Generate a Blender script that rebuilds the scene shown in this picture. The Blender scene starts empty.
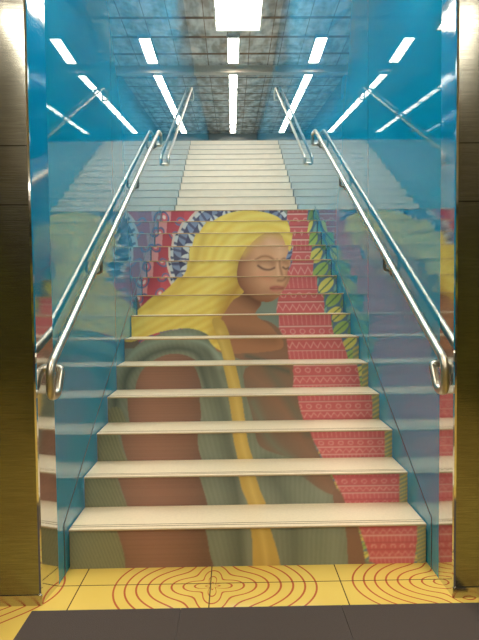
import bpy, math
import numpy as np
from mathutils import Vector, Matrix

scene = bpy.context.scene
COL = scene.collection
try:
    scene.view_settings.view_transform = 'Standard'
    scene.view_settings.look = 'None'
except Exception as e:
    print(e)

# ------------------------------------------------------------------ helpers
def lin(c):
    c = np.asarray(c, dtype=float) / 255.0
    return np.where(c <= 0.04045, c / 12.92, ((c + 0.055) / 1.055) ** 2.4)

def rgba(c):
    l = lin(c)
    return (float(l[0]), float(l[1]), float(l[2]), 1.0)

class MeshB:
    def __init__(s):
        s.v = []; s.f = []; s.m = []; s.sm = []
    def add(s, vs, fs, mi=0, smooth=False):
        o = len(s.v)
        s.v += [tuple(v) for v in vs]
        for f in fs:
            s.f.append(tuple(i + o for i in f)); s.m.append(mi); s.sm.append(smooth)
    def box(s, x0, x1, y0, y1, z0, z1, mi=0):
        vs = [(x0,y0,z0),(x1,y0,z0),(x1,y1,z0),(x0,y1,z0),(x0,y0,z1),(x1,y0,z1),(x1,y1,z1),(x0,y1,z1)]
        fs = [(0,3,2,1),(4,5,6,7),(0,1,5,4),(1,2,6,5),(2,3,7,6),(3,0,4,7)]
        s.add(vs, fs, mi)
    def tube(s, pts, r, n=14, mi=0, cap=True):
        pts = [Vector(p) for p in pts]
        rings = []
        t0 = (pts[1]-pts[0]).normalized()
        up = Vector((1,0,0)) if abs(t0.x) < 0.8 else Vector((0,0,1))
        nrm = (up - t0*up.dot(t0)).normalized()
        for i,p in enumerate(pts):
            if i == 0: t = pts[1]-pts[0]
            elif i == len(pts)-1: t = pts[-1]-pts[-2]
            else: t = (pts[i+1]-pts[i]).normalized() + (pts[i]-pts[i-1]).normalized()
            t.normalize()
            nrm = (nrm - t*nrm.dot(t)).normalized()
            b = t.cross(nrm)
            rings.append([p + (nrm*math.cos(a)+b*math.sin(a))*r for a in [2*math.pi*k/n for k in range(n)]])
        vs = [v for R in rings for v in R]
        fs = []
        for i in range(len(rings)-1):
            for k in range(n):
                a=i*n+k; b=i*n+(k+1)%n
                fs.append((a,b,b+n,a+n))
        s.add(vs, fs, mi, True)
        if cap:
            s.add(rings[0], [tuple(range(n))[::-1]], mi)
            s.add(rings[-1], [tuple(range(n))], mi)
    def obj(s, name, mats, kind=None, label=None, category=None, group=None, parent=None):
        me = bpy.data.meshes.new(name)
        me.from_pydata(s.v, [], s.f)
        for m in mats: me.materials.append(m)
        me.polygons.foreach_set('material_index', s.m)
        me.polygons.foreach_set('use_smooth', s.sm)
        me.update()
        o = bpy.data.objects.new(name, me)
        COL.objects.link(o)
        tag(o, kind, label, category, group, parent)
        return o

def tag(o, kind=None, label=None, category=None, group=None, parent=None):
    if kind: o["kind"] = kind
    if label: o["label"] = label
    if category: o["category"] = category
    if group: o["group"] = group
    if parent: o.parent = parent

def empty(name, loc, **k):
    o = bpy.data.objects.new(name, None)
    o.empty_display_size = 0.1
    o.location = loc
    COL.objects.link(o)
    tag(o, **k)
    return o

def set_parent(o, p):
    o.parent = p
    o.matrix_parent_inverse = Matrix.Translation(-Vector(p.location))

def fillet(pts, rad, seg=7):
    pts = [Vector(p) for p in pts]
    out = [pts[0]]
    for i in range(1, len(pts)-1):
        a, b, c = pts[i-1], pts[i], pts[i+1]
        u = (a-b); v = (c-b)
        r = min(rad, u.length*0.48, v.length*0.48)
        p0 = b + u.normalized()*r; p1 = b + v.normalized()*r
        for k in range(seg+1):
            t = k/seg
            out.append(p0*(1-t)**2 + b*2*t*(1-t) + p1*t*t)
    out.append(pts[-1])
    return out

# ------------------------------------------------------------------ materials
class NT:
    def __init__(s, name):
        s.mat = bpy.data.materials.new(name); s.mat.use_nodes = True
        s.t = s.mat.node_tree; s.t.nodes.clear()
        s.out = s.t.nodes.new('ShaderNodeOutputMaterial')
    def n(s, typ, **k):
        nd = s.t.nodes.new(typ)
        for a,b in k.items(): setattr(nd, a, b)
        return nd
    def link(s, a, b): s.t.links.new(a, b)
    def put(s, sock, v):
        if isinstance(v, bpy.types.NodeSocket): s.link(v, sock)
        else: sock.default_value = v
    def M(s, op, a, b=0.0, c=None):
        nd = s.n('ShaderNodeMath', operation=op)
        s.put(nd.inputs[0], a)
        s.put(nd.inputs[1], b)
        if c is not None: s.put(nd.inputs[2], c)
        return nd.outputs[0]
    def mix(s, f, a, b):
        nd = s.n('ShaderNodeMix', data_type='RGBA')
        s.put(nd.inputs[0], f); s.put(nd.inputs[6], a); s.put(nd.inputs[7], b)
        return nd.outputs[2]
    def obj(s):
        return s.n('ShaderNodeTexCoord').outputs['Object']
    def xyz(s):
        sp = s.n('ShaderNodeSeparateXYZ'); s.link(s.obj(), sp.inputs[0])
        return sp.outputs
    def noise(s, scale, detail=3, vec=None, mapping=None):
        nd = s.n('ShaderNodeTexNoise')
        nd.inputs['Scale'].default_value = scale; nd.inputs['Detail'].default_value = detail
        v = vec or s.obj()
        if mapping:
            mp = s.n('ShaderNodeMapping'); mp.inputs['Scale'].default_value = mapping
            s.link(v, mp.inputs[0]); v = mp.outputs[0]
        s.link(v, nd.inputs['Vector'])
        return nd.outputs[0]
    def bsdf(s, **k):
        b = s.n('ShaderNodeBsdfPrincipled')
        for a,v in k.items():
            s.put(b.inputs[a.replace('_',' ')], v)
        s.link(b.outputs[0], s.out.inputs[0])
        return b

def mat_simple(name, col, rough=0.5, metal=0.0, noise_amt=0.08, scale=20, bump=0.0, mapping=None, spec=0.5):
    t = NT(name)
    nz = t.noise(scale, 4, mapping=mapping)
    c = rgba(col)
    dk = tuple(x*(1-noise_amt*2) for x in c[:3])+(1,)
    br = tuple(min(1,x*(1+noise_amt*2)) for x in c[:3])+(1,)
    colr = t.mix(nz, dk, br)
    b = t.bsdf(Base_Color=colr, Roughness=rough, Metallic=metal)
    b.inputs['Specular IOR Level'].default_value = spec
    if bump:
        bp = t.n('ShaderNodeBump'); bp.inputs['Strength'].default_value = bump; bp.inputs['Distance'].default_value = 0.02
        t.link(nz, bp.inputs['Height']); t.link(bp.outputs[0], b.inputs['Normal'])
    return t.mat

def mat_emit(name, col, strength):
    t = NT(name)
    e = t.n('ShaderNodeEmission'); e.inputs[0].default_value = rgba(col); e.inputs[1].default_value = strength
    nz = t.noise(3.0, 1)
    t.put(e.inputs[1], t.M('MULTIPLY', t.M('MULTIPLY_ADD', nz, 0.2, 0.9), strength))
    t.link(e.outputs[0], t.out.inputs[0])
    return t.mat

# blue back-painted glass
def mat_glass_wall():
    t = NT('blue_glass_panel')
    o = t.xyz()
    fr = t.M('FRACT', t.M('DIVIDE', t.M('ADD', o[1], 0.35), 1.35))
    seam = t.M('LESS_THAN', fr, 0.005)
    nz = t.noise(0.6, 2)
    base = t.mix(nz, rgba((0,140,182)), rgba((18,158,198)))
    base = t.mix(seam, base, rgba((10,80,100)))
    d = t.n('ShaderNodeBsdfDiffuse'); t.link(base, d.inputs[0])
    g = t.n('ShaderNodeBsdfGlossy'); g.inputs['Roughness'].default_value = 0.006
    g.inputs[0].default_value = (0.9,0.95,0.96,1)
    lw = t.n('ShaderNodeFresnel'); lw.inputs[0].default_value = 1.5
    f = t.M('MINIMUM', t.M('MULTIPLY_ADD', lw.outputs[0], 0.85, 0.19), 0.75)
    m = t.n('ShaderNodeMixShader'); t.link(f, m.inputs[0]); t.link(d.outputs[0], m.inputs[1]); t.link(g.outputs[0], m.inputs[2])
    t.link(m.outputs[0], t.out.inputs[0])
    return t.mat

def mat_floor():
    t = NT('yellow_contour_tile')
    o = t.xyz()
    def wrap(v, c, p):
        return t.M('SUBTRACT', t.M('MULTIPLY', t.M('FRACT', t.M('ADD', t.M('DIVIDE', t.M('SUBTRACT', v, c), p), 0.5)), p), p/2)
    dx = wrap(o[0], -0.19, 1.24)
    dy = wrap(o[1], 2.38, 1.3)
    wob = t.M('MULTIPLY', t.M('SUBTRACT', t.noise(1.6, 0), 0.5), 0.14)
    pinch = t.M('MULTIPLY', t.M('POWER', t.M('SINE', t.M('MULTIPLY', t.M('ARCTAN2', dy, dx), 2.0)), 2.0), 0.07)
    r = t.M('SQRT', t.M('ADD', t.M('MULTIPLY', dx, dx), t.M('MULTIPLY', t.M('MULTIPLY', dy, dy), 1.3)))
    r = t.M('ADD', t.M('ADD', r, wob), pinch)
    ln = t.M('LESS_THAN', t.M('FRACT', t.M('DIVIDE', r, 0.056)), 0.17)
    ln = t.M('MULTIPLY', ln, t.M('LESS_THAN', r, 0.54))
    nz = t.noise(2.2, 3)
    base = t.mix(nz, rgba((208,174,78)), rgba((230,202,108)))
    base = t.mix(ln, base, rgba((182,96,58)))
    gx = t.M('LESS_THAN', t.M('FRACT', t.M('DIVIDE', t.M('ADD', o[0], 0.203+6.65), 0.665)), 0.009)
    gy = t.M('LESS_THAN', t.M('FRACT', t.M('DIVIDE', t.M('ADD', o[1], 10-2.425+0.665), 0.665)), 0.009)
    g = t.M('MAXIMUM', gx, gy)
    base = t.mix(g, base, rgba((90,72,45)))
    t.bsdf(Base_Color=base, Roughness=0.16)
    return t.mat

def mat_steel(name, col=(190,188,180), rough=0.22, an=(3,3,60), bump=0.05):
    t = NT(name)
    nz = t.noise(6, 4, mapping=an)
    c = rgba(col)
    cc = t.mix(nz, tuple(x*0.75 for x in c[:3])+(1,), c)
    b = t.bsdf(Base_Color=cc, Metallic=1.0, Roughness=t.M('MULTIPLY_ADD', nz, 0.12, rough-0.06))
    if bump:
        bp = t.n('ShaderNodeBump'); bp.inputs['Strength'].default_value = bump; bp.inputs['Distance'].default_value = 0.01
        t.link(nz, bp.inputs['Height']); t.link(bp.outputs[0], b.inputs['Normal'])
    return t.mat

def mat_column():
    t = NT('column_steel')
    o = t.xyz()
    nz = t.noise(1.2, 1, mapping=(2,2,1.2))
    fine = t.noise(5, 4, mapping=(2,2,70))
    c = t.mix(fine, rgba((104,104,96)), rgba((160,160,150)))
    s1 = t.M('LESS_THAN', t.M('ABSOLUTE', t.M('SUBTRACT', o[2], 2.13)), 0.0025)
    s2 = t.M('LESS_THAN', t.M('ABSOLUTE', t.M('SUBTRACT', o[2], 1.86)), 0.0025)
    c = t.mix(t.M('MAXIMUM', s1, s2), c, rgba((60,60,54)))
    b = t.bsdf(Base_Color=c, Metallic=1.0, Roughness=0.22)
    bp = t.n('ShaderNodeBump'); bp.inputs['Strength'].default_value = 0.45; bp.inputs['Distance'].default_value = 0.06
    t.link(nz, bp.inputs['Height'])
    bp2 = t.n('ShaderNodeBump'); bp2.inputs['Strength'].default_value = 0.05; bp2.inputs['Distance'].default_value = 0.01
    t.link(fine, bp2.inputs['Height']); t.link(bp.outputs[0], bp2.inputs['Normal'])
    t.link(bp2.outputs[0], b.inputs['Normal'])
    return t.mat

def mat_concourse():
    t = NT('concourse_mural_wall')
    nz = t.noise(1.5, 2)
    r = t.n('ShaderNodeValToRGB'); t.link(nz, r.inputs[0])
    e = r.color_ramp.elements
    e[0].position = 0.40; e[0].color = rgba((30,28,24))
    e[1].position = 0.66; e[1].color = rgba((70,62,56))
    x = e.new(0.46); x.color = rgba((110,130,24))
    x = e.new(0.52); x.color = rgba((170,156,50))
    x = e.new(0.56); x.color = rgba((36,34,30))
    t.bsdf(Base_Color=r.outputs[0], Roughness=0.5)
    return t.mat

def mat_ceiling():
    t = NT('crinkled_metal_ceiling')
    o = t.xyz()
    nz = t.noise(2.4, 2)
    n2 = t.noise(2.0, 2, mapping=(2.5,1,1))
    rib = t.M('LESS_THAN', t.M('FRACT', t.M('DIVIDE', o[1], 0.72)), 0.12)
    rib2 = t.M('LESS_THAN', t.M('FRACT', t.M('DIVIDE', t.M('ADD', o[0], 5.0), 0.487)), 0.03)
    rr = t.n('ShaderNodeValToRGB'); t.link(n2, rr.inputs[0])
    rr.color_ramp.elements[0].position=0.34; rr.color_ramp.elements[0].color=rgba((182,168,152))
    rr.color_ramp.elements[1].position=0.62; rr.color_ramp.elements[1].color=rgba((244,234,222))
    c = t.mix(t.M('MAXIMUM', rib, rib2), rr.outputs[0], rgba((140,108,84)))
    b = t.bsdf(Base_Color=c, Metallic=0.25, Roughness=0.16)
    bp = t.n('ShaderNodeBump'); bp.inputs['Strength'].default_value = 0.6; bp.inputs['Distance'].default_value = 0.2
    t.link(nz, bp.inputs['Height']); t.link(bp.outputs[0], b.inputs['Normal'])
    return t.mat

def mat_attr():
    t = NT('printed_mural')
    a = t.n('ShaderNodeAttribute'); a.attribute_name = 'print'
    nz = t.noise(90, 2)
    c = t.mix(t.M('MULTIPLY', nz, 0.16), a.outputs['Color'], rgba((150,138,120)))
    t.bsdf(Base_Color=c, Roughness=0.35)
    return t.mat

M_wall = mat_glass_wall()
M_floor = mat_floor()
M_steel = mat_steel('polished_steel', (200,198,192), 0.2)
M_trim = mat_steel('trim_steel', (230,232,232), 0.07, (3,3,20), 0.0)
M_rail = mat_steel('rail_steel', (200,194,180), 0.34, (30,30,30), 0.02)
M_col = mat_column()
M_conc = mat_concourse()
M_ceil = mat_ceiling()
M_print = mat_attr()
M_tread = mat_simple('cream_terrazzo', (230,212,180), 0.3, noise_amt=0.05, scale=60)
M_nose = mat_simple('nosing_band', (184,162,126), 0.4, noise_amt=0.08, scale=80)
M_groove = mat_simple('nosing_groove', (150,130,102), 0.6)
M_plain = mat_simple('plain_riser', (238,222,198), 0.35, noise_amt=0.04, scale=8)
M_pnose = mat_simple('plain_nosing', (176,160,140), 0.4, noise_amt=0.06)
M_mnose = mat_simple('slim_mural_nosing', (182,150,110), 0.4, noise_amt=0.1)
M_ptread = mat_simple('plain_tread', (206,194,176), 0.4, noise_amt=0.06)
M_mat = mat_simple('rubber_mat', (74,66,62), 0.9, noise_amt=0.15, scale=220, bump=0.2, spec=0.2)
M_dark = mat_simple('dark_bracket', (120,118,110), 0.35, metal=1.0)
M_skirt = mat_simple('stair_edge_strip', (62,74,76), 0.5)
M_beam = mat_simple('brown_beam', (200,186,168), 0.35, metal=0.2)
M_white = mat_simple('soffit_paint', (190,186,176), 0.7)
M_end = mat_simple('end_wall_paint', (160,158,150), 0.6)
M_light = mat_emit('lamp_diffuser', (255,248,234), 30.0)
M_pend = mat_emit('pendant_diffuser', (255,250,238), 9.0)
M_light2 = mat_emit('lamp_diffuser_warm', (255,244,226), 26.0)
M_frame = mat_simple('lamp_housing', (205,205,200), 0.4, metal=0.3)

# ------------------------------------------------------------------ dimensions
R = 0.184; T = 0.28; D1 = 2.55; N1 = 14; N2 = 13; LAND = 1.2
HW = 0.975; SW = 0.968
RB = 0.008   # riser set back behind the nosing
FZ = -0.035  # concourse floor level
def nose_y(n):
    return D1 + T*(n-1) if n <= N1 else D1 + T*(N1-1) + LAND + T*(n-N1-1)
TOPY = nose_y(N1+N2); TOPZ = (N1+N2)*R
ENDY = 20.0
def ceil_z(y): return 7.25 + max(0, (y-12.2))*0.135

# ------------------------------------------------------------------ mural artwork
def catmull(P, k=5):
    P = np.array(P, float); n = len(P); out = []
    for i in range(n):
        p0,p1,p2,p3 = P[(i-1)%n],P[i],P[(i+1)%n],P[(i+2)%n]
        for j in range(k):
            t = j/k
            out.append(0.5*((2*p1)+(-p0+p2)*t+(2*p0-5*p1+4*p2-p3)*t*t+(-p0+3*p1-3*p2+p3)*t**3))
    return np.array(out)
def inside(U, V, P, smooth=True):
    Q = catmull(P) if smooth else np.array(P, float)
    res = np.zeros(U.shape, bool)
    lo = Q.min(0); hi = Q.max(0)
    sel = (U>=lo[0])&(U<=hi[0])&(V>=lo[1])&(V<=hi[1])
    u = U[sel]; v = V[sel]; r = np.zeros(u.shape, bool)
    n = len(Q)
    for i in range(n):
        x1,y1 = Q[i]; x2,y2 = Q[(i+1)%n]
        if y1 == y2: continue
        c = ((y1>v)!=(y2>v)) & (u < (x2-x1)*(v-y1)/(y2-y1)+x1)
        r ^= c
    res[sel] = r
    return res
def sdist(U, V, P):
    P = np.array(P, float)
    Q = []
    for i in range(len(P)-1):
        p0 = P[max(i-1,0)]; p1=P[i]; p2=P[i+1]; p3=P[min(i+2,len(P)-1)]
        for j in range(6):
            t=j/6
            Q.append(0.5*((2*p1)+(-p0+p2)*t+(2*p0-5*p1+4*p2-p3)*t*t+(-p0+3*p1-3*p2+p3)*t**3))
    Q.append(P[-1]); Q=np.array(Q)
    best = np.full(U.shape, 1e9)
    for i in range(len(Q)-1):
        a=Q[i]; d=Q[i+1]-a; L=max((d**2).sum(),1e-9)
        t=np.clip(((U-a[0])*d[0]+(V-a[1])*d[1])/L,0,1)
        best=np.minimum(best,(U-a[0]-t*d[0])**2+(V-a[1]-t*d[1])**2)
    return np.sqrt(best)

# The print is drawn in camera-view coordinates; tables map each riser to them.
ZT = np.array([(n-0.5)*R for n in range(1,15)])
VT = np.array([547,491,445,407,375,347,323,302,283,266.5,251.6,238,226,215.])
ST = np.array([188,170,154,142,131,121.5,113.5,106,100,94.7,89.7,85,81,77.5])
CT = np.array([247.5,246,244.5,243,242,241,241,240,240,239.5,239,239,238.5,238])
def ext(z, A):
    r = np.interp(z, ZT, A)
    lo = z < ZT[0]; hi = z > ZT[-1]
    r = np.where(lo, A[0]+(z-ZT[0])*(A[1]-A[0])/(ZT[1]-ZT[0]), r)
    r = np.where(hi, A[-1]+(z-ZT[-1])*(A[-1]-A[-2])/(ZT[-1]-ZT[-2]), r)
    return r

def art(x, z):
    V = ext(z, VT); S = ext(z, ST); U = ext(z, CT) + x*S
    C = np.zeros(x.shape+(3,))
    def c(rgb): return np.array(rgb, float)
    def paint(mask, rgb): C[mask] = c(rgb)
    def soft(mask, P, rgb, w, amt=1.0):
        """airbrushed tone along a path"""
        a = np.clip(1-sdist(U,V,P)/w, 0, 1)**1.3*amt
        a = np.where(mask, a, 0)[...,None]
        C[:] = C*(1-a)+c(rgb)*a
    C[:] = c((128,144,134))
    # ---- left floral ground
    L = (V < 345) & (U < 245)
    cell = ((np.floor((U+0.35*V)/13).astype(int)*7 + np.floor((V-0.3*U)/12).astype(int)*5) % 5)
    pal = [(206,84,100),(226,158,160),(124,116,142),(190,74,92),(220,184,178)]
    for k,p in enumerate(pal): paint(L & (cell==k), p)
    q = np.hypot(((U+4*np.sin(V/9))%17)-8.5, ((V+3*np.sin(U/8))%15)-7.5)
    paint(L & (q<5), (100,112,156)); paint(L & (q<3.4), (220,108,120)); paint(L & (q<1.6), (238,214,206))
    Lb = (V>295)&(V<345)&(U<140)
    paint(Lb, (116,102,92))
    # ---- right foliage
    Rr = (U>=292)
    a = (U-300)*0.8+(V-200)*0.6; b2 = -(U-300)*0.6+(V-200)*0.8
    ca = a%13-6.5; cb = (b2+8*(np.floor(a/13)%2))%17-8.5
    leaf = (ca/6.2)**2+(cb/8.2)**2
    idx = (np.floor(a/13)*3+np.floor((b2+8*(np.floor(a/13)%2))/17)*2)%4
    paint(Rr, (88,122,150))
    for k,p in enumerate([(158,190,104),(220,212,112),(122,176,170),(120,154,96)]):
        paint(Rr & (leaf<1) & (idx==k), p)
    paint(Rr & (leaf<1) & (np.abs(ca)<0.8), (84,124,98))
    # ---- petal halo round the head
    hx, hy = U-241, (V-262)*1.12
    rr = np.hypot(hx, hy); th = np.arctan2(hy, hx)
    ring = np.floor((rr-38)/7.5)
    ph = (th*26/(2*np.pi)+0.5*(ring%2))%1-0.5
    fr = ((rr-38)/7.5)%1
    H = (rr<71) & (rr>36) & (V<290)
    pet = np.abs(ph) < 0.42*np.sqrt(np.clip(1-fr,0,1))+0.06
    paint(H, (66,72,108))
    paint(H & pet & (ring%2==0), (210,216,220)); paint(H & pet & (ring%2==1), (128,148,186))
    paint(H & (np.abs(ph)<0.08) & pet, (84,90,128))
    paint((rr>=71)&(rr<73)&(V<290)&(U<245), (228,208,198))
    # ---- woven red cloth
    PL = [(287,206),(305,206),(309,235),(314,270),(323,300),(335,330),(352,360),(371,400),(389,440),(406,490),(420,545),(428,600),(382,600),(378,575),(344,500),(318,450),(298,407),(288,365),(280,330),(277,300),(284,280),(291,262),(292,240)]
    pm = inside(U,V,PL)
    paint(pm,(206,98,104))
    band = V/12.5
    bi = np.floor(band)%3; bf = band%1
    lx = U-0.33*(V-213)
    zig = np.abs(((lx/7)%1)-0.5)*2
    paint(pm&(bi==0)&(np.abs(bf-0.25-0.5*zig)<0.08),(224,158,156))
    paint(pm&(bi==1)&(((lx/4.5)%1)<0.25),(216,132,136))
    paint(pm&(bi==2)&(np.hypot((lx%10)-5,(bf-0.5)*12)<3.0)&(np.hypot((lx%10)-5,(bf-0.5)*12)>2.0),(222,160,158))
    paint(pm&(bf<0.07),(230,188,180))
    paint(pm&(bf>0.93),(184,76,86))
    # ---- shawl ground
    SH = [(216,330),(186,326),(152,334),(128,350),(108,378),(94,410),(80,450),(66,500),(50,600),(376,600),(366,570),(342,505),(316,452),(297,408),(288,366),(280,330),(262,318),(235,320)]
    sm = inside(U,V,SH)
    col = np.where((((U-0.12*V)/5.0)%1 < 0.5)[...,None], c((122,132,116)), c((129,139,123)))
    C[sm] = col[sm]
    soft(sm, [(206,345),(222,400),(230,450),(236,510),(240,600)], (84,94,84), 20, 0.8)
    soft(sm, [(214,352),(226,400),(235,450),(245,510),(250,600)], (152,162,144), 8, 0.5)
    soft(sm, [(300,440),(325,500),(345,600)], (146,154,136), 16, 0.6)
    soft(sm, [(270,470),(290,520),(300,600)], (88,98,88), 16, 0.6)
    # hood rim
    soft(sm, [(100,410),(110,378),(130,352),(152,340),(180,335),(206,342),(220,362)], (150,168,154), 7, 0.9)
    soft(sm, [(112,410),(124,376),(142,357),(160,348),(182,346),(198,356),(205,390)], (74,86,80), 6, 0.9)
    # far left olive stripes
    m = inside(U,V,[(98,415),(118,405),(119,450),(118,500),(116,600),(50,600),(70,500),(84,450)])
    paint(m & (((U/3.5)%1)<0.5),(116,118,92)); paint(m & (((U/3.5)%1)>=0.5),(136,138,108))
    # back terracotta
    BR = [(150,360),(172,352),(192,360),(198,380),(199,410),(197,450),(203,500),(207,560),(208,640),(116,640),(118,560),(119,500),(121,450),(126,405),(135,378)]
    bm = inside(U,V,BR)
    g = np.clip(np.abs(U-150)/52,0,1)[...,None]**1.5
    bc = c((154,110,92))*(1-g)+c((116,84,72))*g
    C[bm] = bc[bm]
    fr_ = bm & (((V/3.2)%1) < 0.3)
    C[fr_] *= 0.94
    # chest tones (soft, under the drapery)
    m = inside(U,V,[(226,322),(262,318),(281,330),(288,352),(290,372),(262,366),(244,362),(226,350)]); paint(m,(140,104,86))
    cm = inside(U,V,[(244,366),(288,366),(297,400),(316,448),(342,500),(330,500),(296,470),(262,450),(252,420)])
    paint(cm,(128,104,88))
    soft(cm, [(250,372),(276,400),(304,446),(334,498)], (150,110,90), 14, 0.7)
    soft(cm, [(268,368),(290,404),(306,432)], (108,108,94), 8, 0.7)
    soft(cm, [(252,400),(270,440),(300,474)], (118,124,108), 9, 0.9)
    paint(inside(U,V,[(336,500),(347,505),(380,600),(362,600),(348,545)]),(136,100,84))
    soft(sm, [(246,356),(276,366),(292,372)], (84,94,86), 5, 0.8)
    # ---- neck
    nk = inside(U,V,[(228,278),(240,280),(256,295),(261,302),(256,314),(272,326),(280,348),(222,352),(214,336),(218,308)])
    paint(nk,(172,120,90))
    soft(nk, [(234,286),(246,294),(258,301)], (116,74,54), 13, 1.0)
    soft(nk, [(230,330),(250,334),(272,338)], (138,94,72), 10, 0.7)
    # ---- hair
    HR = [(243,210),(262,211),(280,216),(290,226),(292,240),(289,250),(285,240),(279,233),(266,233),(258,250),(252,275),(242,292),(233,298),(226,308),(218,326),(226,350),(214,345),(204,332),(185,326),(158,330),(128,338),(128,316),(146,300),(168,285),(186,268),(190,250),(196,235),(208,221),(225,213)]
    hm = inside(U,V,HR)
    fl = np.where(V<262, np.hypot((U-262)*0.85, V-268)/7.5, ((U-150)*0.5+(V-262)*1.0)/8.5)
    s_ = (0.5+0.5*np.sin(fl*2*np.pi))[...,None]
    hc = c((236,206,96))*(1-s_)+c((243,221,116))*s_
    C[hm] = hc[hm]
    soft(hm, [(242,258),(240,280),(228,300),(218,330)], (186,142,60), 15, 0.9)
    soft(hm, [(206,232),(196,256),(180,282),(150,304)], (214,178,78), 9, 0.6)
    soft(hm, [(140,318),(170,308),(200,296),(222,262),(240,228)], (250,234,140), 10, 0.5)
    # ---- long yellow lock
    LK = [(212,318),(224,320),(232,350),(240,390),(247,440),(259,490),(270,530),(284,600),(256,600),(250,530),(241,490),(233,440),(227,390),(220,350)]
    lm = inside(U,V,LK)
    paint(lm,(200,168,86)); soft(lm, [(219,330),(234,390),(241,440),(251,490),(262,540),(270,600)], (222,196,112), 6, 0.8)
    # ---- face: three-quarter view, bowed
    FC = [(238,264),(244,250),(255,238),(267,232),(279,233),(286,241),(288,250),(287,256),(290,262),(288.5,268),(289,277),(286,286),(279,294),(270,300),(258,299),(247,292),(238,280)]
    fm = inside(U,V,FC)
    paint(fm,(216,166,130))
    soft(fm, [(237,256),(236,272),(243,287),(255,299),(268,302)], (138,86,62), 22, 1.0)
    soft(fm, [(244,252),(254,240),(267,233),(280,234)], (214,176,96), 7, 0.8)
    soft(fm, [(270,240),(278,244),(280,252)], (234,190,154), 9, 0.8)
    soft(fm, [(262,274),(269,277)], (224,154,126), 10, 0.7)
    soft(fm, [(289,266),(288,276),(284,288)], (176,122,92), 4, 0.8)
    soft(fm, [(259,260),(266,259.5),(273,262)], (182,128,98), 5.5, 0.9)
    soft(fm, [(283,261),(287,262)], (182,128,98), 3.5, 0.9)
    soft(fm, [(258,264),(264,267),(270,267.6),(274.5,266)], (84,52,40), 1.7, 0.85)
    soft(fm, [(283,265.5),(286,267),(288.5,266)], (84,52,40), 1.5, 0.85)
    soft(fm, [(256,257),(263,254),(270,254.6),(276,258)], (128,84,58), 2.0, 0.7)
    soft(fm, [(282.5,257.5),(285,256),(287.5,257.5)], (128,84,58), 1.8, 0.7)
    soft(fm, [(278,257),(279.5,264),(282.5,271),(284.5,276),(282,279),(277.5,279)], (156,104,78), 2.0, 0.8)
    soft(fm, [(277,262),(279,270),(280,275)], (236,194,160), 2.4, 0.6)
    soft(fm, [(271.5,286),(277,285),(283.5,286)], (172,84,76), 2.8, 0.95)
    soft(fm, [(273,288.2),(277,288.8),(282,287.8)], (192,108,96), 2.2, 0.8)
    soft(fm, [(271,286.6),(277,287),(283.5,286.6)], (116,56,50), 1.0, 0.8)
    soft(fm, [(273,292.4),(277,293),(281,291.6)], (168,114,86), 2.2, 0.8)
    # slim strip at right base
    e = (U>ext(z,CT)+0.92*S)&(V>345)
    paint(e,(134,150,124)); paint(e&(((U+V)/9)%1<0.4),(204,182,104))
    return lin(C)

# ------------------------------------------------------------------ lower staircase
stair = empty('staircase', (0, D1, FZ), label="lower stair flight, painted mural on risers, cream treads", category="staircase")
TH = 0.010
NX, NY = 420, 32
for n in range(1, N1+1):
    y = nose_y(n) + RB
    zb_ = (n-1)*R if n > 1 else FZ
    xs = np.linspace(-SW, SW, NX+1); zs = np.linspace(zb_, n*R-TH, NY+1)
    X, Z = np.meshgrid(xs, zs)
    colr = art(X.ravel(), Z.ravel()).reshape(NY+1, NX+1, 3)
    p = np.pad(colr, ((1,1),(1,1),(0,0)), mode='edge')
    colr = (p[1:-1,1:-1]*4 + (p[:-2,1:-1]+p[2:,1:-1]+p[1:-1,:-2]+p[1:-1,2:])*1.5)/10.0
    X = X.ravel(); Z = Z.ravel(); colr = colr.reshape(-1,3)
    nv = len(X)
    co = np.stack([X, np.full(nv, y), Z], 1)
    i = np.arange(NY)[:,None]*(NX+1)+np.arange(NX)[None,:]
    i = i.ravel()
    F = np.stack([i, i+1, i+NX+2, i+NX+1], 1)
    back = np.array([[-SW,y+0.010,zb_],[SW,y+0.010,zb_],[SW,y+0.010,n*R-TH],[-SW,y+0.010,n*R-TH]])
    verts = np.vstack([co, back])
    faces = F.tolist()
    b0 = nv
    faces.append([b0, b0+3, b0+2, b0+1])
    me = bpy.data.meshes.new('riser')
    me.from_pydata(verts.tolist(), [], faces)
    at = me.color_attributes.new('print', 'FLOAT_COLOR', 'POINT')
    buf = np.ones((len(verts),4), dtype=np.float32); buf[:nv,:3] = colr
    at.data.foreach_set('color', buf.ravel())
    me.materials.append(M_print)
    o = bpy.data.objects.new('riser', me); COL.objects.link(o)
    o["label"] = "riser printed with a strip of the mural"
    set_parent(o, stair)

def tread(n, parent, mats, depth=T):
    y0 = nose_y(n); z1 = n*R; th = TH
    m = MeshB()
    prof = [(y0+0.003, z1-th),(y0+0.001, z1-th+0.002),(y0, z1-th/2),(y0+0.001, z1-0.003),(y0+0.003, z1),
            (y0+0.030,z1),(y0+0.030,z1-0.002),(y0+0.036,z1-0.002),(y0+0.036,z1),(y0+0.05,z1),(y0+0.05,z1-0.002),(y0+0.056,z1-0.002),(y0+0.056,z1),
            (y0+depth+RB, z1),(y0+depth+RB, z1-th)]
    k = len(prof)
    vs = [(-SW,a,b) for a,b in prof]+[(SW,a,b) for a,b in prof]
    for j in range(k):
        a=j; b=(j+1)%k
        mi = 1 if j in (0,1,2,3) else (2 if j in (5,6,7,9,10,11) else 0)
        m.add([vs[a],vs[b],vs[b+k],vs[a+k]], [(0,3,2,1)], mi)
    m.add(vs[:k], [tuple(range(k))], 0); m.add(vs[k:], [tuple(range(k))[::-1]], 0)
    o = m.obj('tread', mats)
    set_parent(o, parent)
    return o
for n in range(1, N1):
    tread(n, stair, [M_tread, M_nose if n < 6 else M_mnose, M_groove])
tread(N1, stair, [M_tread, M_mnose, M_groove], 0.10)

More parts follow.
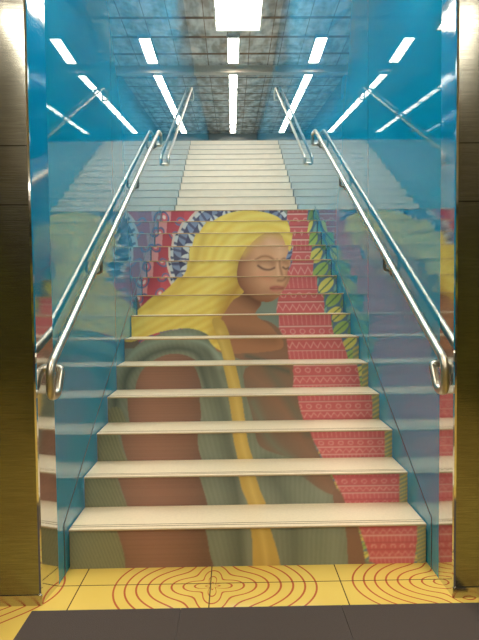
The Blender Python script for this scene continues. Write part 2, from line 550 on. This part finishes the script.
m = MeshB(); m.box(-SW, SW, nose_y(N1)+0.10+RB, nose_y(N1+1)+RB, N1*R-0.12, N1*R)
m.obj('floor.001', [M_tread], kind='structure')

stair2 = empty('staircase', (0, nose_y(N1+1), N1*R), label="upper stair flight with plain pale grey risers", category="staircase")
for n in range(N1+1, N1+N2+1):
    y = nose_y(n)+RB
    m = MeshB(); m.box(-SW, SW, y, y+0.010, (n-1)*R, n*R-TH)
    o = m.obj('riser', [M_plain]); set_parent(o, stair2)
    if n < N1+N2: tread(n, stair2, [M_ptread, M_pnose, M_groove])
tread(N1+N2, stair2, [M_ptread, M_pnose, M_groove], 0.1)
m = MeshB(); m.box(-SW, SW, TOPY+0.1+RB, ENDY, TOPZ-0.15, TOPZ)
m.obj('floor.002', [M_ptread], kind='structure')

# ------------------------------------------------------------------ shell
CY0 = 2.25; WY0 = 2.41
for sx, nm in ((-1,'wall_left'),(1,'wall_right')):
    m = MeshB()
    m.box(min(sx*HW,sx*(HW+0.12)), max(sx*HW,sx*(HW+0.12)), WY0, ENDY, FZ, 8.6)
    m.obj(nm, [M_wall], kind='structure')
m = MeshB(); m.box(-HW-0.12, HW+0.12, ENDY, ENDY+0.1, TOPZ-0.2, 8.6)
m.obj('wall_back', [M_end], kind='structure')
m = MeshB(); m.box(-3.2, 3.2, -4.2, D1+0.4, FZ-0.1, FZ)
m.obj('floor', [M_floor], kind='structure')
m = MeshB()
ys = [WY0, 12.2, ENDY]
for a,b in zip(ys[:-1], ys[1:]):
    za, zb = ceil_z(a), ceil_z(b)
    vs = [(-HW,a,za),(HW,a,za),(HW,b,zb),(-HW,b,zb),(-HW,a,za+0.1),(HW,a,za+0.1),(HW,b,zb+0.1),(-HW,b,zb+0.1)]
    m.add(vs, [(0,1,2,3),(4,7,6,5),(0,4,5,1),(2,6,7,3)], 0)
m.obj('ceiling', [M_ceil], kind='structure')
m = MeshB(); m.box(-HW, HW, 12.12, 12.27, 7.08, 7.26)
m.obj('trim_1', [M_beam], kind='structure')
m = MeshB(); m.box(-HW-0.12, HW+0.12, CY0+0.01, WY0, 3.1, 7.4)
m.obj('wall_header', [M_white], kind='structure')
m = MeshB(); m.box(-3.2, 3.2, -4.2, CY0+0.01, 3.1, 3.2)
m.obj('ceiling.001', [M_white], kind='structure')
m = MeshB(); m.box(-3.2, 3.2, -4.3, -4.2, FZ, 3.1)
m.obj('wall_rear', [M_conc], kind='structure')
for sx, nm in ((-1,'wall_west'),(1,'wall_east')):
    m = MeshB(); m.box(min(sx*3.2,sx*3.3), max(sx*3.2,sx*3.3), -4.2, WY0, FZ, 3.1)
    m.obj(nm, [M_conc], kind='structure')
    m = MeshB(); m.box(min(sx*1.62,sx*3.2), max(sx*1.62,sx*3.2), WY0-0.1, WY0, FZ, 3.1)
    m.obj(nm.replace('wall','wall_front'), [M_conc], kind='structure')

# columns
for sx in (-1,1):
    m = MeshB()
    x0, x1 = (HW+0.022 if sx < 0 else HW+0.001), 1.60
    y0, y1 = CY0, WY0
    r = 0.012
    prof = [(HW,y1),(x0,y0+r),(x0+r*0.3,y0+r*0.3),(x0+r,y0),(x1-r,y0),(x1,y0+r),(x1,y1)]
    k=len(prof)
    vs = [(sx*a,b,FZ) for a,b in prof]+[(sx*a,b,3.1) for a,b in prof]
    for j in range(k):
        b=(j+1)%k
        f = (0,1,3,2)
        m.add([vs[j],vs[b],vs[j+k],vs[b+k]], [f if sx<0 else f[::-1]], 1 if j in (0,1,2) else 0)
    o = m.obj('column', [M_col, M_trim])
    tag(o, label="square stainless steel clad column at the foot of the stairs, yellow reflections", category="column")
    b = MeshB(); b.box(min(sx*(x0-0.002),sx*(x1+0.005)), max(sx*(x0-0.002),sx*(x1+0.005)), y0-0.005, y0+0.004, FZ, FZ+0.05)
    ob = b.obj('column_base', [M_steel]); ob.parent = o

# sloped edge strips beside the steps
for sx, nm in ((-1,'trim_2'),(1,'trim_3')):
    m = MeshB()
    off = 0.09; w = 0.007
    def nl(y): return R + (y-D1)*R/T + off
    ya = 2.50
    pts = [(ya,FZ),(ya,nl(ya)),(nose_y(N1)-0.1,nl(nose_y(N1)-0.1))]
    for (a,za),(b,zb) in zip(pts[:-1],pts[1:]):
        if a==b:
            m.box(min(sx*HW,sx*(HW-0.002)),max(sx*HW,sx*(HW-0.002)),a-w/2,a+w/2,za,zb)
        else:
            xa, xb = sorted((sx*HW, sx*(HW-0.002)))
            vs=[(xa,a,za-w),(xb,a,za-w),(xb,b,zb-w),(xa,b,zb-w),(xa,a,za+w*0.3),(xb,a,za+w*0.3),(xb,b,zb+w*0.3),(xa,b,zb+w*0.3)]
            m.add(vs,[(0,3,2,1),(4,5,6,7),(0,1,5,4),(1,2,6,5),(2,3,7,6),(3,0,4,7)])
    m.obj(nm, [M_skirt], kind='structure')

# ------------------------------------------------------------------ handrails
RX = 0.926; HH = 1.13
def rz(y, base_y, base_z): return base_z + (y-base_y)*R/T + HH
def bracket(sx, y, z, parent, name='rail_bracket'):
    m = MeshB()
    m.tube(fillet([(sx*(HW-0.0),y,z-0.11),(sx*(RX+0.0),y,z-0.11),(sx*RX,y,z-0.018)],0.045), 0.010, 10)
    m.tube([(sx*HW,y,z-0.11),(sx*(HW-0.008),y,z-0.11)], 0.034, 18)
    o = m.obj(name, [M_dark]); set_parent(o, parent)
for sx in (-1,1):
    for fl_ in (0,1):
        if fl_ == 0:
            by, bz = D1, R
            ya = 2.27; yb = 5.75
            A = rz(ya,by,bz); B = rz(yb,by,bz)
            pts = [(sx*HW,ya+0.13,A-0.05),(sx*RX,ya+0.11,A-0.05),(sx*RX,ya+0.05,A-0.165),(sx*RX,ya-0.03,A-0.165),(sx*RX,ya-0.03,A-0.02),
                   (sx*RX,yb,B),(sx*RX,yb+0.20,B+0.03),(sx*RX,yb+0.20,B-0.10),(sx*HW,yb+0.20,B-0.10)]
            lab = "satin steel tube handrail with hooked ends beside the mural flight"
            bys = (3.15, 4.45, 5.5)
        else:
            by, bz = nose_y(N1+1), (N1+1)*R
            ya = nose_y(N1+1)-0.75; yb = TOPY+0.05
            A = rz(ya,by,bz); B = rz(yb,by,bz)
            pts = [(sx*HW,ya-0.05,A-0.13),(sx*RX,ya-0.05,A-0.13),(sx*RX,ya-0.05,A-0.03),(sx*RX,yb,B),(sx*RX,yb+0.3,B),(sx*RX,yb+0.3,B-0.15),(sx*HW,yb+0.3,B-0.15)]
            lab = "satin steel tube handrail beside the pale upper flight"
            bys = (8.0, 9.6)
        m = MeshB(); m.tube(fillet(pts, 0.05), 0.0205, 18)
        o = m.obj('handrail', [M_rail])
        tag(o, label=lab, category="handrail", group="stair handrails")
        for y in bys:
            bracket(sx, y, rz(y,by,bz), o)

# ------------------------------------------------------------------ mat
m = MeshB()
for a,b in ((-1.02,-0.33),(-0.328,0.42),(0.422,1.07)):
    m.box(a,b,1.1,2.19,FZ,FZ+0.012)
m.obj('floor_mat', [M_mat], label="long dark grey rubber entrance mat on the yellow tiles", category="mat")

# ------------------------------------------------------------------ lamps
def lamp(x, y0, y1, w, zfun, mat, label, group, cross=0.6, rods=None):
    m = MeshB()
    def slab(mm, xa, xb, ya, yb, dz0, dz1, mi=0):
        za, zb = zfun(ya), zfun(yb)
        vs=[(xa,ya,za+dz0),(xb,ya,za+dz0),(xb,yb,zb+dz0),(xa,yb,zb+dz0),(xa,ya,za+dz1),(xb,ya,za+dz1),(xb,yb,zb+dz1),(xa,yb,zb+dz1)]
        mm.add(vs,[(0,3,2,1),(4,5,6,7),(0,1,5,4),(1,2,6,5),(2,3,7,6),(3,0,4,7)],mi)
    e = 0.012 if rods else 0.025
    slab(m, x-w/2-e, x-w/2, y0, y1, -0.07, 0.0); slab(m, x+w/2, x+w/2+e, y0, y1, -0.07, 0.0)
    slab(m, x-w/2, x+w/2, y0, y0+e, -0.07, 0.0); slab(m, x-w/2, x+w/2, y1-e, y1, -0.07, 0.0)
    k = max(1, int((y1-y0)/cross))
    cw = 0.005 if rods else 0.02
    for j in range(1,k):
        yy = y0+(y1-y0)*j/k
        slab(m, x-w/2, x+w/2, yy-cw, yy+cw, -0.07, -0.05)
    if rods:
        slab(m, x-w/2-e, x+w/2+e, y0, y1, -0.01, 0.0)
        for yy in (y0+0.1, y1-0.1):
            m.tube([(x,yy,zfun(yy)-0.01),(x,yy,rods)], 0.006, 8)
    o = m.obj('ceiling_lamp', [M_frame], label=label, category="ceiling lamp", group=group)
    d = MeshB(); slab(d, x-w/2, x+w/2, y0+e, y1-e, -0.045, -0.03)
    q = d.obj('lamp_diffuser', [mat]); q.parent = o
lb = "long narrow recessed strip lamp, or wide unseen fill lamp added, glowing white between metal ceiling ribs"
lamp(0, 3.1, 4.34, 0.38, lambda y: 3.86, M_pend, "wide gridded light panel hung low on added rods, glowing white", "stair shaft lights", 0.14, rods=7.25)  # height and rods made up, to keep its reflection off the walls
lamp(0, 10.75, 11.9, 0.24, ceil_z, M_light, lb, "stair shaft lights")
y = 12.4
while y < 19.3:
    lamp(0, y, y+1.39, 0.20, ceil_z, M_light, lb, "stair shaft lights")
    y += 1.45
for yy in (2.9, 4.8, 6.8):  # wide lamps out of view, added to brighten the shaft and lower flight
    lamp(0, yy, yy+1.3, 0.8, ceil_z, M_light, lb, "stair shaft lights")
for (x,yy) in ((-1.2,0.4),(1.2,0.4),(-1.2,-2.4),(1.2,-2.4)):
    lamp(x, yy, yy+1.3, 0.45, lambda y: 3.1, M_light2, "square warm ceiling light panel over the concourse", "concourse lights", 2)

# ------------------------------------------------------------------ world + camera
w = bpy.data.worlds.new('world'); scene.world = w; w.use_nodes = True
w.node_tree.nodes['Background'].inputs[0].default_value = (0.6,0.65,0.7,1)
w.node_tree.nodes['Background'].inputs[1].default_value = 0.3

cam = bpy.data.cameras.new('camera'); co = bpy.data.objects.new('camera', cam); COL.objects.link(co)
cam.sensor_fit = 'VERTICAL'; cam.sensor_height = 36.0; cam.lens = 27.0; cam.clip_start = 0.02
Rm = Matrix.Rotation(math.radians(-0.75),4,'Z') @ Matrix.Rotation(math.radians(90-2.2),4,'X') @ Matrix.Rotation(math.radians(-0.6),4,'Z')
co.matrix_world = Matrix.Translation((-0.07,0,1.403)) @ Rm
scene.camera = co
